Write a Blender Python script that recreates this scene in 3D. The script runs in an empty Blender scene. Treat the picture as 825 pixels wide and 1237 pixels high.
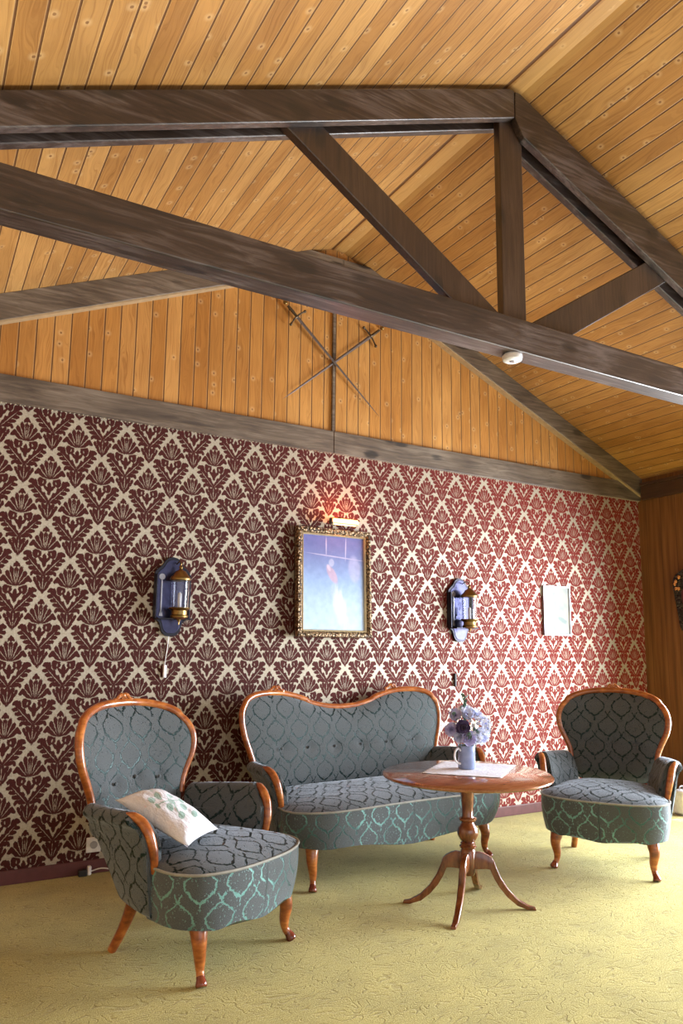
import bpy, bmesh, math, random
from mathutils import Vector, Matrix, noise
random.seed(7)
PI = math.pi
COL = bpy.context.scene.collection
D = 4.42          # camera distance from the wallpapered wall (y = 0)

# ------------------------------------------------------------------ object helpers
def link(o, parent=None):
    COL.objects.link(o)
    if parent is not None: o.parent = parent
    return o
def mesh_obj(name, verts, faces, mat=None, parent=None, uvs=None, smooth=True, loc=None):
    me = bpy.data.meshes.new(name)
    me.from_pydata([tuple(v) for v in verts], [], faces)
    if uvs is not None:
        ul = me.uv_layers.new(name='UVMap')
        for lp in me.loops: ul.data[lp.index].uv = uvs[lp.vertex_index]
    for p in me.polygons: p.use_smooth = smooth
    bm = bmesh.new(); bm.from_mesh(me); bmesh.ops.recalc_face_normals(bm, faces=bm.faces); bm.to_mesh(me); bm.free()
    me.update()
    if mat: me.materials.append(mat)
    o = bpy.data.objects.new(name, me)
    if loc: o.location = loc
    return link(o, parent)
def tag(o, label=None, cat=None, group=None, kind=None):
    if label: o['label'] = label
    if cat: o['category'] = cat
    if group: o['group'] = group
    if kind: o['kind'] = kind
    return o
def empty(name, loc=(0, 0, 0), rz=0, **k):
    o = bpy.data.objects.new(name, None); o.location = loc; o.rotation_euler = (0, 0, rz)
    o.empty_display_size = .05
    link(o); return tag(o, **k)

class MB:
    """collects geometry into one mesh"""
    def __init__(s): s.v = []; s.f = []; s.uv = []
    def add(s, v, f, uv=None):
        b = len(s.v); s.v += [Vector(p) for p in v]; s.f += [[i + b for i in q] for q in f]
        s.uv += list(uv) if uv else [(p[0], p[2]) for p in v]
        return s
    def box(s, a, b):
        x0, y0, z0 = a; x1, y1, z1 = b
        v = [(x0,y0,z0),(x1,y0,z0),(x1,y1,z0),(x0,y1,z0),(x0,y0,z1),(x1,y0,z1),(x1,y1,z1),(x0,y1,z1)]
        return s.add(v, [(0,3,2,1),(4,5,6,7),(0,1,5,4),(1,2,6,5),(2,3,7,6),(3,0,4,7)])
    def prism(s, poly, y0, y1, axis='y'):
        n = len(poly)
        if axis == 'y': v = [(p[0], y0, p[1]) for p in poly] + [(p[0], y1, p[1]) for p in poly]
        elif axis == 'x': v = [(y0, p[0], p[1]) for p in poly] + [(y1, p[0], p[1]) for p in poly]
        else: v = [(p[0], p[1], y0) for p in poly] + [(p[0], p[1], y1) for p in poly]
        f = [list(range(n)), list(range(2*n-1, n-1, -1))] + [(i, (i+1) % n, n+(i+1) % n, n+i) for i in range(n)]
        return s.add(v, f)
    def grid(s, rows, cu=False, cv=False, uv=None, cap=False):
        m = len(rows); n = len(rows[0]); v = [p for r in rows for p in r]; f = []
        for i in range(m if cu else m-1):
            for j in range(n if cv else n-1):
                a = i*n+j; b = i*n+(j+1) % n; c = ((i+1) % m)*n+(j+1) % n; d = ((i+1) % m)*n+j
                f.append((a, b, c, d))
        if cap:
            f.append(list(range(n-1, -1, -1))); f.append([(m-1)*n+j for j in range(n)])
        return s.add(v, f, [q for r in uv for q in r] if uv else None)
    def tube(s, path, rad, n=10, closed=False, sx=1.0, up=Vector((0, 0, 1))):
        P = [Vector(p) for p in path]; m = len(P); rows = []
        if not callable(rad):
            rr = rad; rad = (lambda t: rr) if isinstance(rr, (int, float)) else (lambda t: interp(rr, t))
        prev = None
        for i, p in enumerate(P):
            t = (P[(i+1) % m]-P[i-1]) if closed else (P[min(i+1, m-1)]-P[max(i-1, 0)])
            t.normalize()
            if prev is None:
                a = t.cross(up)
                if a.length < 1e-3: a = t.cross(Vector((1, 0, 0)))
            else: a = prev-t*prev.dot(t)
            a.normalize(); prev = a; b = t.cross(a); r = rad(i/(m-1))
            rows.append([p+a*math.cos(2*PI*k/n)*r*sx+b*math.sin(2*PI*k/n)*r for k in range(n)])
        return s.grid(rows, cu=closed, cv=True, cap=not closed)
    def lathe(s, prof, c=(0, 0, 0), n=32):
        rows = [[(c[0]+r*math.cos(2*PI*k/n), c[1]+r*math.sin(2*PI*k/n), c[2]+z) for k in range(n)] for r, z in prof]
        return s.grid(rows, cv=True, cap=True)
    def ball(s, c, r, n=10, sc=(1, 1, 1)):
        prof = [(max(1e-4, math.sin(PI*i/n)), -math.cos(PI*i/n)) for i in range(n+1)]
        rows = [[(c[0]+r*sc[0]*q*math.cos(2*PI*k/(2*n)), c[1]+r*sc[1]*q*math.sin(2*PI*k/(2*n)), c[2]+r*sc[2]*z) for k in range(2*n)] for q, z in prof]
        return s.grid(rows, cv=True, cap=True)
    def xf(s, M):
        s.v = [M @ v for v in s.v]; return s
    def build(s, name, mat, parent=None, smooth=True, bevel=0, seg=2, uv=True, loc=None):
        o = mesh_obj(name, s.v, s.f, mat, parent, s.uv if uv else None, smooth, loc)
        if bevel:
            m = o.modifiers.new('bevel', 'BEVEL'); m.width = bevel; m.segments = seg; m.limit_method = 'ANGLE'; m.angle_limit = .6
            m.harden_normals = True
        if smooth:
            for p in o.data.polygons: p.use_smooth = True
            if not bevel:
                for e in o.data.edges: pass
                sharpen(o.data)
        return o
def sharpen(me, ang=.75):
    bm = bmesh.new(); bm.from_mesh(me)
    for e in bm.edges:
        if len(e.link_faces) == 2 and e.calc_face_angle(0) > ang: e.smooth = False
    bm.to_mesh(me); bm.free()
def interp(tab, t):
    # tab: list of values equally spaced or (t,v)
    if not isinstance(tab[0], (tuple, list)): tab = [(i/(len(tab)-1), v) for i, v in enumerate(tab)]
    if t <= tab[0][0]: return tab[0][1]
    for (a, x), (b, y) in zip(tab, tab[1:]):
        if t <= b: return x+(y-x)*(t-a)/(b-a)
    return tab[-1][1]
def crom(P, n=8, closed=False):
    P = [Vector(p) for p in P]; m = len(P); out = []
    for i in range(m if closed else m-1):
        if closed: a, b, c, d = P[i-1], P[i], P[(i+1) % m], P[(i+2) % m]
        else: a, b, c, d = P[max(i-1, 0)], P[i], P[i+1], P[min(i+2, m-1)]
        for k in range(n):
            t = k/n
            out.append(.5*((2*b)+(c-a)*t+(2*a-5*b+4*c-d)*t*t+(3*b-a-3*c+d)*t**3))
    if not closed: out.append(P[-1].copy())
    return out
def copy_tree(o, parent=None):
    c = o.copy(); COL.objects.link(c)
    if parent is not None: c.parent = parent
    for ch in list(o.children): copy_tree(ch, c)
    return c

# ------------------------------------------------------------------ node helpers
class NT:
    def __init__(s, name):
        s.m = bpy.data.materials.new(name); s.m.use_nodes = True; s.t = s.m.node_tree; s.t.nodes.clear()
        s.out = s.t.nodes.new('ShaderNodeOutputMaterial'); s.b = s.t.nodes.new('ShaderNodeBsdfPrincipled')
        s.t.links.new(s.b.outputs[0], s.out.inputs[0])
    def n(s, typ, **k):
        x = s.t.nodes.new(typ)
        for a, b in k.items(): setattr(x, a, b)
        return x
    def put(s, sock, v):
        if isinstance(v, bpy.types.NodeSocket): s.t.links.new(v, sock)
        elif v is not None:
            if hasattr(sock.default_value, '__len__') and not isinstance(v, (tuple, list)): v = [v]*len(sock.default_value)
            if hasattr(sock.default_value, '__len__') and len(sock.default_value) == 4 and len(v) == 3: v = (*v, 1)
            sock.default_value = v
    def math(s, op, a, b=None, c=None, clamp=False):
        x = s.n('ShaderNodeMath', operation=op, use_clamp=clamp)
        for i, v in enumerate((a, b, c)):
            if v is not None: s.put(x.inputs[i], v)
        return x.outputs[0]
    def vec(s, op, a, b=None):
        x = s.n('ShaderNodeVectorMath', operation=op); s.put(x.inputs[0], a)
        if b is not None: s.put(x.inputs[1], b)
        return x.outputs['Value'] if op in ('LENGTH', 'DISTANCE', 'DOT_PRODUCT') else x.outputs[0]
    def xyz(s, v):
        x = s.n('ShaderNodeSeparateXYZ'); s.put(x.inputs[0], v); return x.outputs
    def comb(s, a=0, b=0, c=0):
        x = s.n('ShaderNodeCombineXYZ')
        for i, v in enumerate((a, b, c)): s.put(x.inputs[i], v)
        return x.outputs[0]
    def coord(s, k='Object'): return s.n('ShaderNodeTexCoord').outputs[k]
    def map(s, v, loc=(0, 0, 0), rot=(0, 0, 0), sc=(1, 1, 1), typ='POINT'):
        x = s.n('ShaderNodeMapping', vector_type=typ); s.put(x.inputs[0], v)
        x.inputs[1].default_value = loc; x.inputs[2].default_value = rot; x.inputs[3].default_value = sc
        return x.outputs[0]
    def noise(s, v, scale=5, detail=2, rough=.5, out=0):
        x = s.n('ShaderNodeTexNoise'); s.put(x.inputs['Vector'], v); x.inputs['Scale'].default_value = scale
        x.inputs['Detail'].default_value = detail; x.inputs['Roughness'].default_value = rough
        return x.outputs[out]
    def vor(s, v, scale=5, rnd=1, feature='F1', out='Distance'):
        x = s.n('ShaderNodeTexVoronoi', feature=feature); s.put(x.inputs['Vector'], v); x.inputs['Scale'].default_value = scale
        x.inputs['Randomness'].default_value = rnd; return x.outputs[out]
    def white(s, v, dim='1D'):
        x = s.n('ShaderNodeTexWhiteNoise', noise_dimensions=dim); s.put(x.inputs['W' if dim == '1D' else 'Vector'], v)
        return x.outputs[0]
    def ramp(s, f, stops, interp='LINEAR'):
        x = s.n('ShaderNodeValToRGB'); s.put(x.inputs[0], f); cr = x.color_ramp; cr.interpolation = interp
        while len(cr.elements) < len(stops): cr.elements.new(.5)
        for e, (p, c) in zip(cr.elements, stops):
            e.position = p; e.color = (*c, 1) if isinstance(c, (tuple, list)) else (c, c, c, 1)
        return x.outputs[0]
    def mix(s, f, a, b, blend='MIX'):
        x = s.n('ShaderNodeMix', data_type='RGBA', blend_type=blend)
        s.put(x.inputs[0], f); s.put(x.inputs[6], a); s.put(x.inputs[7], b); return x.outputs[2]
    def step(s, v, a, b):
        """0 below a, 1 above b (smooth)"""
        x = s.n('ShaderNodeMapRange', interpolation_type='SMOOTHSTEP'); s.put(x.inputs[0], v)
        if a <= b:
            x.inputs[1].default_value = a; x.inputs[2].default_value = b
        else:
            x.inputs[1].default_value = b; x.inputs[2].default_value = a; x.inputs[3].default_value = 1; x.inputs[4].default_value = 0
        return x.outputs[0]
    def bump(s, h, dist=.01, strength=1):
        x = s.n('ShaderNodeBump'); s.put(x.inputs['Height'], h); x.inputs['Distance'].default_value = dist
        x.inputs['Strength'].default_value = strength; s.t.links.new(x.outputs[0], s.b.inputs['Normal'])
    def set(s, **k):
        names = dict(col='Base Color', rough='Roughness', metal='Metallic', spec='Specular IOR Level', sheen='Sheen Weight',
                     sheenr='Sheen Roughness', sheent='Sheen Tint', coat='Coat Weight', coatr='Coat Roughness', trans='Transmission Weight',
                     emis='Emission Strength', emc='Emission Color', tint='Specular Tint', ior='IOR')
        for a, v in k.items(): s.put(s.b.inputs[names[a]], v)
        return s.m

def plain(name, col, rough=.5, **k):
    t = NT(name); c = t.coord(); nz = t.noise(c, 30, 2)
    f = t.ramp(nz, [(.3, .86), (.7, 1.08)])
    return t.set(col=t.mix(1, (*col, 1), f, 'MULTIPLY'), rough=rough, **k)

def boards(name, idx, grain, pitch, off, cols, knot_seed=0, rough=.42, ridge=None):
    """varnished pine boards; idx/grain = axis numbers; object space"""
    t = NT(name); s = t.xyz(t.coord()); u = s[idx]; g = s[grain]
    q = t.math('DIVIDE', t.math('SUBTRACT', u, off), pitch)
    fl = t.math('FLOOR', q); fr = t.math('FRACT', q)
    rnd = t.white(t.math('ADD', fl, knot_seed+.5)); rnd2 = t.white(t.math('ADD', fl, knot_seed+77.5))
    col = t.ramp(rnd, [(0, cols[0]), (.45, cols[1]), (1, cols[2])])
    # grain: long streaks
    gv = t.comb(t.math('MULTIPLY', u, 120), t.math('ADD', t.math('MULTIPLY', g, 2.2), t.math('MULTIPLY', rnd, 50)), fl)
    warp = t.noise(t.comb(t.math('MULTIPLY', u, 9), t.math('MULTIPLY', g, 1.6), fl), 1.5, 2)
    gv = t.vec('ADD', gv, t.comb(t.math('MULTIPLY', warp, 14), 0, 0))
    gr = t.noise(gv, 1, 3, .6)
    col = t.mix(1, col, t.ramp(gr, [(.3, (.72, .64, .54)), (.52, (1, 1, 1)), (.75, (1.14, 1.12, 1.06))]), 'MULTIPLY')
    blot = t.noise(t.comb(t.math('MULTIPLY', u, 3), t.math('MULTIPLY', g, 1.3), rnd2), 1.4, 2)
    col = t.mix(1, col, t.ramp(blot, [(.3, (.84, .78, .7)), (.7, (1.12, 1.12, 1.1))]), 'MULTIPLY')
    # knots
    kv = t.comb(t.math('ADD', fr, t.math('MULTIPLY', fl, 3.7)), t.math('ADD', t.math('MULTIPLY', g, 9.5), t.math('MULTIPLY', rnd2, 31)), knot_seed)
    x = t.n('ShaderNodeTexVoronoi', feature='F1', voronoi_dimensions='2D'); t.put(x.inputs['Vector'], kv); x.inputs['Scale'].default_value = 1.0
    kd = t.math('ADD', x.outputs['Distance'], t.math('MULTIPLY', t.math('SUBTRACT', gr, .5), .05))
    keep = t.math('GREATER_THAN', t.xyz(x.outputs['Color'])[0], .74)
    halo = t.math('MULTIPLY', t.step(kd, .26, .06), keep)
    core = t.math('MULTIPLY', t.step(kd, .085, .045), keep)
    col = t.mix(t.math('MULTIPLY', halo, .28), col, (.80, .58, .30, 1))
    col = t.mix(t.math('MULTIPLY', core, .8), col, (.17, .065, .022, 1))
    e = t.math('MINIMUM', fr, t.math('SUBTRACT', 1, fr))
    gm = t.step(e, .052, .026); hl = t.step(e, .085, .06)
    if ridge:
        inr = t.math('MULTIPLY', t.math('GREATER_THAN', u, ridge[0]), t.math('LESS_THAN', u, ridge[1])); gm = t.math('MULTIPLY', gm, t.math('SUBTRACT', 1, inr)); hl = t.math('MULTIPLY', hl, t.math('SUBTRACT', 1, inr))
        col = t.mix(t.math('MULTIPLY', inr, .5), col, (.52, .30, .10, 1)); gm = t.math('MAXIMUM', gm, t.step(t.math('ABSOLUTE', t.math('SUBTRACT', u, ridge[0]-.024)), .0115, .007))
    col = t.mix(t.math('MULTIPLY', hl, .25), col, (.75, .48, .22, 1))  # painted highlight: lighter colour along both groove edges
    col = t.mix(t.math('MULTIPLY', gm, .88), col, (.085, .03, .01, 1))
    t.bump(t.math('SUBTRACT', t.math('MULTIPLY', gr, .06), gm), .004, .9)
    return t.set(col=col, rough=t.ramp(gr, [(.3, rough+.1), (.7, rough-.04)]), spec=.35)

def beamwood(name, cols, axis=0, rough=.42, seed=0):
    t = NT(name); c = t.coord(); sc = [26, 26, 26]; sc[axis] = 1.1
    v = t.map(c, loc=(seed, seed, 0), sc=sc)
    wv = t.noise(t.map(c, sc=[3 if i != axis else 1 for i in range(3)]), 2, 2, out=1)
    v = t.vec('ADD', v, t.vec('MULTIPLY', wv, (1.6, 1.6, 1.6)))
    gr = t.noise(v, 2.2, 6, .65)
    blot = t.noise(t.map(c, sc=[5 if i != axis else 2.2 for i in range(3)], loc=(seed, 0, 0)), 1.1, 3)
    f = t.math('ADD', t.math('MULTIPLY', gr, .6), t.math('MULTIPLY', blot, .4))
    col = t.ramp(f, [(.36, cols[0]), (.5, cols[1]), (.64, cols[2])])
    ks = [7, 7, 7]; ks[axis] = 3.2
    kd = t.vor(t.map(c, sc=ks, loc=(seed*1.3, .2, .4)), 1, 1)
    kd = t.math('ADD', kd, t.math('MULTIPLY', t.math('SUBTRACT', gr, .5), .25)); core = t.step(kd, .26, .12)
    col = t.mix(t.math('MULTIPLY', core, .85), col, (.008, .006, .006, 1))
    t.bump(gr, .004, .5)
    return t.set(col=col, rough=t.ramp(gr, [(.3, rough+.12), (.7, rough-.06)]), spec=.6, coat=.55, coatr=.30)

def polished(name, cols, scale=(6, 6, 6), rough=.22, coat=.6):
    t = NT(name); c = t.coord()
    gr = t.noise(t.map(c, sc=scale), 5, 4, .6); b = t.noise(c, 9, 2)
    f = t.math('ADD', t.math('MULTIPLY', gr, .6), t.math('MULTIPLY', b, .4))
    col = t.ramp(f, [(.34, cols[0]), (.5, cols[1]), (.66, cols[2])])
    return t.set(col=col, rough=rough, coat=coat, coatr=.12)

def stroke(t, p, a, b, w):
    """thin ellipse from a to b, half width w; returns normalised distance"""
    cx, cy = (a[0]+b[0])/2, (a[1]+b[1])/2; L = math.hypot(b[0]-a[0], b[1]-a[1])/2*1.12; r = math.atan2(b[1]-a[1], b[0]-a[0])
    return t.vec('LENGTH', t.map(p, loc=(cx, cy, 0), rot=(0, 0, r), sc=(L, w, 1), typ='TEXTURE'))
def dfold(t, x, y, hx, hy):
    """fold a plane into a diamond lattice cell of half size hx, hy -> (|x|, y)"""
    def wrap(v, h, o):
        q = t.math('FRACT', t.math('ADD', t.math('DIVIDE', v, 2*h), .5+o)); return t.math('MULTIPLY', t.math('SUBTRACT', q, .5), 2*h)
    ax, ay, bx, by = wrap(x, hx, 0), wrap(y, hy, 0), wrap(x, hx, .5), wrap(y, hy, .5)
    k = t.math('ADD', t.math('DIVIDE', t.math('ABSOLUTE', ax), hx), t.math('DIVIDE', t.math('ABSOLUTE', ay), hy))
    inA = t.math('LESS_THAN', k, 1)
    m = t.n('ShaderNodeMix', data_type='VECTOR'); t.put(m.inputs[0], inA)
    t.put(m.inputs[4], t.comb(t.math('ABSOLUTE', bx), by, 0)); t.put(m.inputs[5], t.comb(t.math('ABSOLUTE', ax), ay, 0))
    return m.outputs[1], k

# ---------------------------------------------------------------- materials
def mat_damask():
    t = NT('damask_wallpaper'); c = t.coord(); s = t.xyz(c)
    x0, z0 = .608, 2.235
    wob = t.vec('MULTIPLY', t.vec('SUBTRACT', t.noise(c, 85, 2, .6, out=1), (.5, .5, .5)), (.011, .0, .011))
    w = t.xyz(wob)
    p, k = dfold(t, t.math('SUBTRACT', s[0], x0), t.math('SUBTRACT', s[2], z0-.105), .14, .205)
    kk = t.math('ADD', k, 0)
    p = t.vec('ADD', p, t.comb(w[0], w[2], 0))
    Y = lambda d: .205-d          # d = distance below the apex
    E = []
    WS = 1.25
    ST = {'p': p, 'd': None, 'n': 0}
    def petal(a, b, w_):
        e = stroke(t, ST['p'], (a[0], Y(a[1])), (b[0], Y(b[1])), w_*WS)
        ST['d'] = e if ST['d'] is None else t.math('MINIMUM', ST['d'], e); ST['n'] += 1
        if ST['n'] % 6 == 0:      # keeps the shader evaluated in short runs
            x = t.n('ShaderNodeVectorMath', operation='MULTIPLY_ADD'); t.put(x.inputs[0], ST['d']); x.inputs[1].default_value = (1e-9,)*3; t.put(x.inputs[2], ST['p']); ST['p'] = x.outputs[0]
    WS = 1.2
    petal((0, .022), (0, .050), .0085)                       # bud on top
    petal((.006, .030), (.016, .050), .0050)
    petal((0, .060), (0, .150), .0130)                       # heart
    petal((.006, .150), (.026, .058), .0120)
    petal((.012, .150), (.050, .078), .0125)
    petal((.016, .152), (.072, .104), .0120)
    petal((.056, .108), (.080, .132), .0095)                 # outer curl
    petal((.020, .160), (.058, .168), .0125)                 # lower curls
    petal((.052, .155), (.044, .200), .0120)
    petal((.020, .172), (.034, .196), .0070)
    petal((0, .180), (0, .246), .0100)                       # pendant
    petal((.004, .226), (.028, .196), .0070)
    # sprays to both sides
    WS = 1.2
    petal((.004, .288), (.058, .226), .0115)
    petal((.048, .240), (.092, .178), .0115)
    petal((.084, .166), (.108, .184), .0095)
    petal((.070, .212), (.076, .166), .0075)
    petal((.044, .246), (.050, .206), .0070)
    petal((.020, .272), (.026, .236), .0065)
    petal((.080, .208), (.110, .210), .0088)
    petal((.060, .234), (.094, .232), .0092)
    petal((.036, .262), (.078, .256), .0095)
    petal((.010, .290), (.058, .280), .0098)
    petal((.056, .276), (.064, .300), .0070)
    # palmette in the bottom of the diamond
    petal((0, .290), (0, .390), .0125)
    petal((.004, .350), (.030, .302), .0100)
    petal((.004, .368), (.040, .330), .0095)
    petal((.003, .385), (.028, .358), .0080)
    petal((.046, .310), (.040, .335), .0070)
    d = ST['d']; x = t.n('ShaderNodeVectorMath', operation='MULTIPLY_ADD'); t.put(x.inputs[0], d); x.inputs[1].default_value = (1e-9,)*3; t.put(x.inputs[2], ST['p']); p = x.outputs[0]
    grain = t.noise(c, 210, 2)
    d = t.math('ADD', d, t.math('MULTIPLY', t.math('SUBTRACT', grain, .5), .5))
    m = t.step(d, 1.14, 1.0)                                    # 1 = flock
    G = [stroke(t, p, (a, Y(b)), (c_, Y(e)), w_) for a, b, c_, e, w_ in ((.006, .135, .012, .075, .0019), (.016, .132, .034, .080, .0019), (.020, .144, .055, .100, .0019), (.0, .140, .0, .080, .0017),
         (.006, .162, .050, .150, .0024), (.004, .175, .012, .165, .003), (.014, .282, .075, .212, .0018), (.0, .375, .0, .310, .0018), (.008, .370, .020, .335, .0016), (.034, .172, .036, .186, .0028))]
    gd = G[0]
    for e in G[1:]: gd = t.math('MINIMUM', gd, e)
    m = t.math('MULTIPLY', m, t.math('SUBTRACT', 1, t.math('MULTIPLY', t.step(t.math('ADD', gd, t.math('MULTIPLY', t.math('SUBTRACT', grain, .5), .6)), 1.3, .8), .8)))
    # pale veins inside the leaves
    vein = t.math('MULTIPLY', t.step(t.math('ABSOLUTE', t.math('SUBTRACT', t.noise(t.map(c, sc=(150, 1, 60)), 1, 1), .5)), .040, .012), .6)
    q2 = t.xyz(p)[1]
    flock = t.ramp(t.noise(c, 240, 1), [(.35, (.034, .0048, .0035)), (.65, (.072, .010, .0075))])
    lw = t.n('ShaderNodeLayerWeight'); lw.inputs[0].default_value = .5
    sheen_red = t.step(lw.outputs['Facing'], .05, .42)
    flock = t.mix(sheen_red, flock, t.mix(1, flock, (4.2, 2.5, 2.3, 1), 'MULTIPLY'))  # velvet sheen painted into the base colour: redder at grazing view
    paper = t.ramp(t.noise(c, 90, 2), [(.3, (.36, .315, .24)), (.7, (.50, .445, .355))])
    t.bump(m, .002, .5)
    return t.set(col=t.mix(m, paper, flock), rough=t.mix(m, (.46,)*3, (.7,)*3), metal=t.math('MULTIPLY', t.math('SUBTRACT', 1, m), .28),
                 spec=t.math('SUBTRACT', .5, t.math('MULTIPLY', m, .28)), sheen=t.math('MULTIPLY', m, .30), sheent=(.95, .13, .08), sheenr=.3)

def mat_velvet(name='patterned_velvet', line=(.004, .014, .015), lspec=.45, tint=(.5, 1, .95)):
    t = NT(name); uv = t.coord('UV'); s = t.xyz(uv)
    w3 = t.vec('SUBTRACT', t.noise(uv, 46, 3, .7, out=1), (.5, .5, .5)); w = t.xyz(t.vec('MULTIPLY', w3, (.030, .030, 0)))
    p, k = dfold(t, s[0], s[1], .084, .125)
    p = t.vec('ADD', p, t.comb(w[0], w[1], 0))
    L = [((0, .070), (.034, .044), .0036), ((.034, .044), (.060, .020), .0034), ((.060, .020), (.058, -.010), .0042),
         ((.058, -.010), (.030, -.036), .0046), ((.030, -.036), (0, -.056), .0052), ((0, -.058), (0, -.084), .0034), ((0, .070), (.006, .086), .0040), ((.006, .086), (.025, .112), .0032)]
    E = [stroke(t, p, *a) for a in L]
    d = E[0]
    for e in E[1:]: d = t.math('MINIMUM', d, e)
    fine = t.noise(uv, 260, 2)
    d = t.math('ADD', d, t.math('MULTIPLY', t.math('SUBTRACT', fine, .5), 1.1))
    m = t.step(d, 1.3, .85)
    speck = t.step(t.vor(t.vec('ADD', uv, t.vec('MULTIPLY', w3, (.02, .02, 0))), 88), .30, .16)
    sm = t.math('MULTIPLY', t.math('MULTIPLY', speck, t.step(t.noise(uv, 34, 1), .40, .54)), .7)
    m = t.math('MAXIMUM', m, sm)
    pile = t.ramp(t.noise(uv, 420, 2), [(.3, (.026, .032, .035)), (.7, (.150, .164, .170))])
    t.bump(t.math('SUBTRACT', t.math('MULTIPLY', fine, .3), m), .004, .8)
    inv = t.math('SUBTRACT', 1, m)
    lc = t.mix(t.step(t.noise(uv, 4.5, 1), .36, .60), (line[0]*.12, line[1]*.14, line[2]*.15, 1), (*line, 1)) if line[0] > .05 else (*line, 1)  # pale lines fade to dark by noise, painted as if partly lit
    return t.set(col=t.mix(m, pile, lc), rough=t.mix(m, (.85,)*3, (.42,)*3), spec=t.math('ADD', .1, t.math('MULTIPLY', m, lspec)),
                 tint=t.mix(m, (1, 1, 1, 1), (*tint, 1)), sheen=t.math('MULTIPLY', inv, .5), sheent=(.75, .85, .98), sheenr=.45)

def mat_carpet():
    t = NT('olive_carpet'); c = t.coord()
    wv = t.vec('ADD', t.map(c, sc=(1.0, 1.5, 1)), t.vec('MULTIPLY', t.noise(c, 3.2, 2, out=1), (.35, .35, 0)))
    def ridge(v, sc, wdt):
        n = t.noise(v, sc, 1.2, .45); return t.step(t.math('ABSOLUTE', t.math('SUBTRACT', t.math('FRACT', t.math('MULTIPLY', n, 7)), .5)), wdt, wdt*.25)
    a = ridge(wv, 10.5, .15); mask = t.step(t.noise(c, 20, 2), .36, .60)
    b = t.step(t.noise(t.map(c, rot=(0, 0, .5), sc=(7, 46, 1)), 1, 2), .60, .66)
    m = t.math('MAXIMUM', t.math('MULTIPLY', a, mask), t.math('MULTIPLY', b, .35))
    f = t.noise(c, 200, 3, .7); g = t.noise(c, 5, 2)
    col = t.ramp(f, [(.30, (.20, .165, .035)), (.5, (.40, .345, .09)), (.70, (.64, .57, .20))])
    col = t.mix(1, col, t.ramp(g, [(.35, (.88, .88, .85)), (.65, (1.06, 1.06, 1.05))]), 'MULTIPLY')
    col = t.mix(t.math('MULTIPLY', m, .34), col, (.16, .12, .028, 1))
    t.bump(t.math('SUBTRACT', t.math('MULTIPLY', f, .7), t.math('MULTIPLY', m, .5)), .006, .7)
    return t.set(col=col, rough=.95, spec=.1, sheen=.25, sheenr=.5, sheent=(1, .98, .8))

def mat_panel():
    t = NT('brown_wall_panel'); s = t.xyz(t.coord())
    n = t.noise(t.comb(0, t.math('MULTIPLY', s[1], 30), t.math('MULTIPLY', s[2], 1.5)), 1, 4)
    col = t.ramp(n, [(.3, (.12, .048, .012)), (.5, (.19, .078, .020)), (.7, (.25, .115, .034))])
    fr = t.math('FRACT', t.math('DIVIDE', t.math('SUBTRACT', s[1], .07), .148))
    gm = t.step(t.math('MINIMUM', fr, t.math('SUBTRACT', 1, fr)), .022, .008)
    col = t.mix(t.math('MULTIPLY', gm, .6), col, (.03, .014, .006, 1))
    return t.set(col=col, rough=.45)

M = {}
M['ceil'] = boards('pine_ceiling', 0, 1, .0885, .115, [(.33, .155, .042), (.39, .195, .058), (.45, .245, .083)], 3, ridge=(2.45, 2.56))
M['gable'] = boards('pine_gable', 0, 2, .0947, .387, [(.42, .185, .045), (.47, .22, .058), (.53, .27, .085)], 9)
M['beam'] = beamwood('dark_beam', [(.012, .007, .006), (.040, .024, .018), (.13, .105, .10)], 0)
M['beamz'] = beamwood('dark_post', [(.018, .010, .007), (.040, .021, .013), (.065, .038, .026)], 2, seed=3)
M['trim'] = beamwood('grey_trim', [(.045, .030, .022), (.12, .088, .064), (.23, .185, .145)], 0, seed=5)
M['cornice'] = beamwood('brown_cornice', [(.03, .014, .007), (.06, .026, .011), (.09, .042, .018)], 1, seed=6)
M['wallpaper'] = mat_damask(); M['velvet'] = mat_velvet(lspec=.22, tint=(.7, 1, .97)); M['glare_velvet'] = mat_velvet('velvet_painted_glare', (.17, .36, .35), .9); M['carpet'] = mat_carpet(); M['panel'] = mat_panel()  # apron velvet copy: pattern lines painted light teal to imitate glare
M['base'] = plain('plum_baseboard', (.115, .038, .040), .35)
M['plaster'] = plain('plain_wall', (.45, .30, .16), .8)
M['walnut'] = polished('honey_wood', [(.15, .034, .008), (.33, .088, .017), (.55, .20, .046)], (4, 4, 10), .28, .5)
M['redwood'] = polished('red_foot_wood', [(.09, .014, .008), (.17, .030, .014), (.24, .05, .022)], (6, 6, 6), .2, .7)
M['tabletop'] = polished('mahogany_top', [(.20, .062, .022), (.29, .105, .045), (.36, .15, .075)], (3, 20, 3), .16, .8)
M['tablewood'] = polished('mahogany', [(.055, .012, .006), (.16, .042, .014), (.27, .088, .028)], (8, 8, 3), .2, .7)
M['piping'] = plain('grey_braid', (.30, .30, .27), .8)
M['brass'] = plain('aged_brass', (.25, .165, .06), .36, metal=1.0)
M['darkmetal'] = plain('dark_metal', (.03, .03, .04), .3, metal=.8)
M['mirror'] = plain('polished_plate', (.055, .055, .10), .28, metal=1.0)
M['silver'] = plain('silver_trim', (.42, .42, .47), .35, metal=.8)
M['steel'] = plain('dull_steel', (.20, .17, .16), .38, metal=.7)
M['hilt'] = plain('blackened_brass', (.10, .075, .05), .4, metal=.7)
M['white'] = plain('white_plastic', (.80, .80, .82), .4)
M['black'] = plain('black_rubber', (.015, .014, .014), .5)

def glass(name, col=(.93, .95, 1), rough=.02):
    t = NT(name); t.set(col=col, rough=rough, trans=1.0, ior=1.3); return t.m
M['glass'] = glass('lamp_glass')

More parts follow.
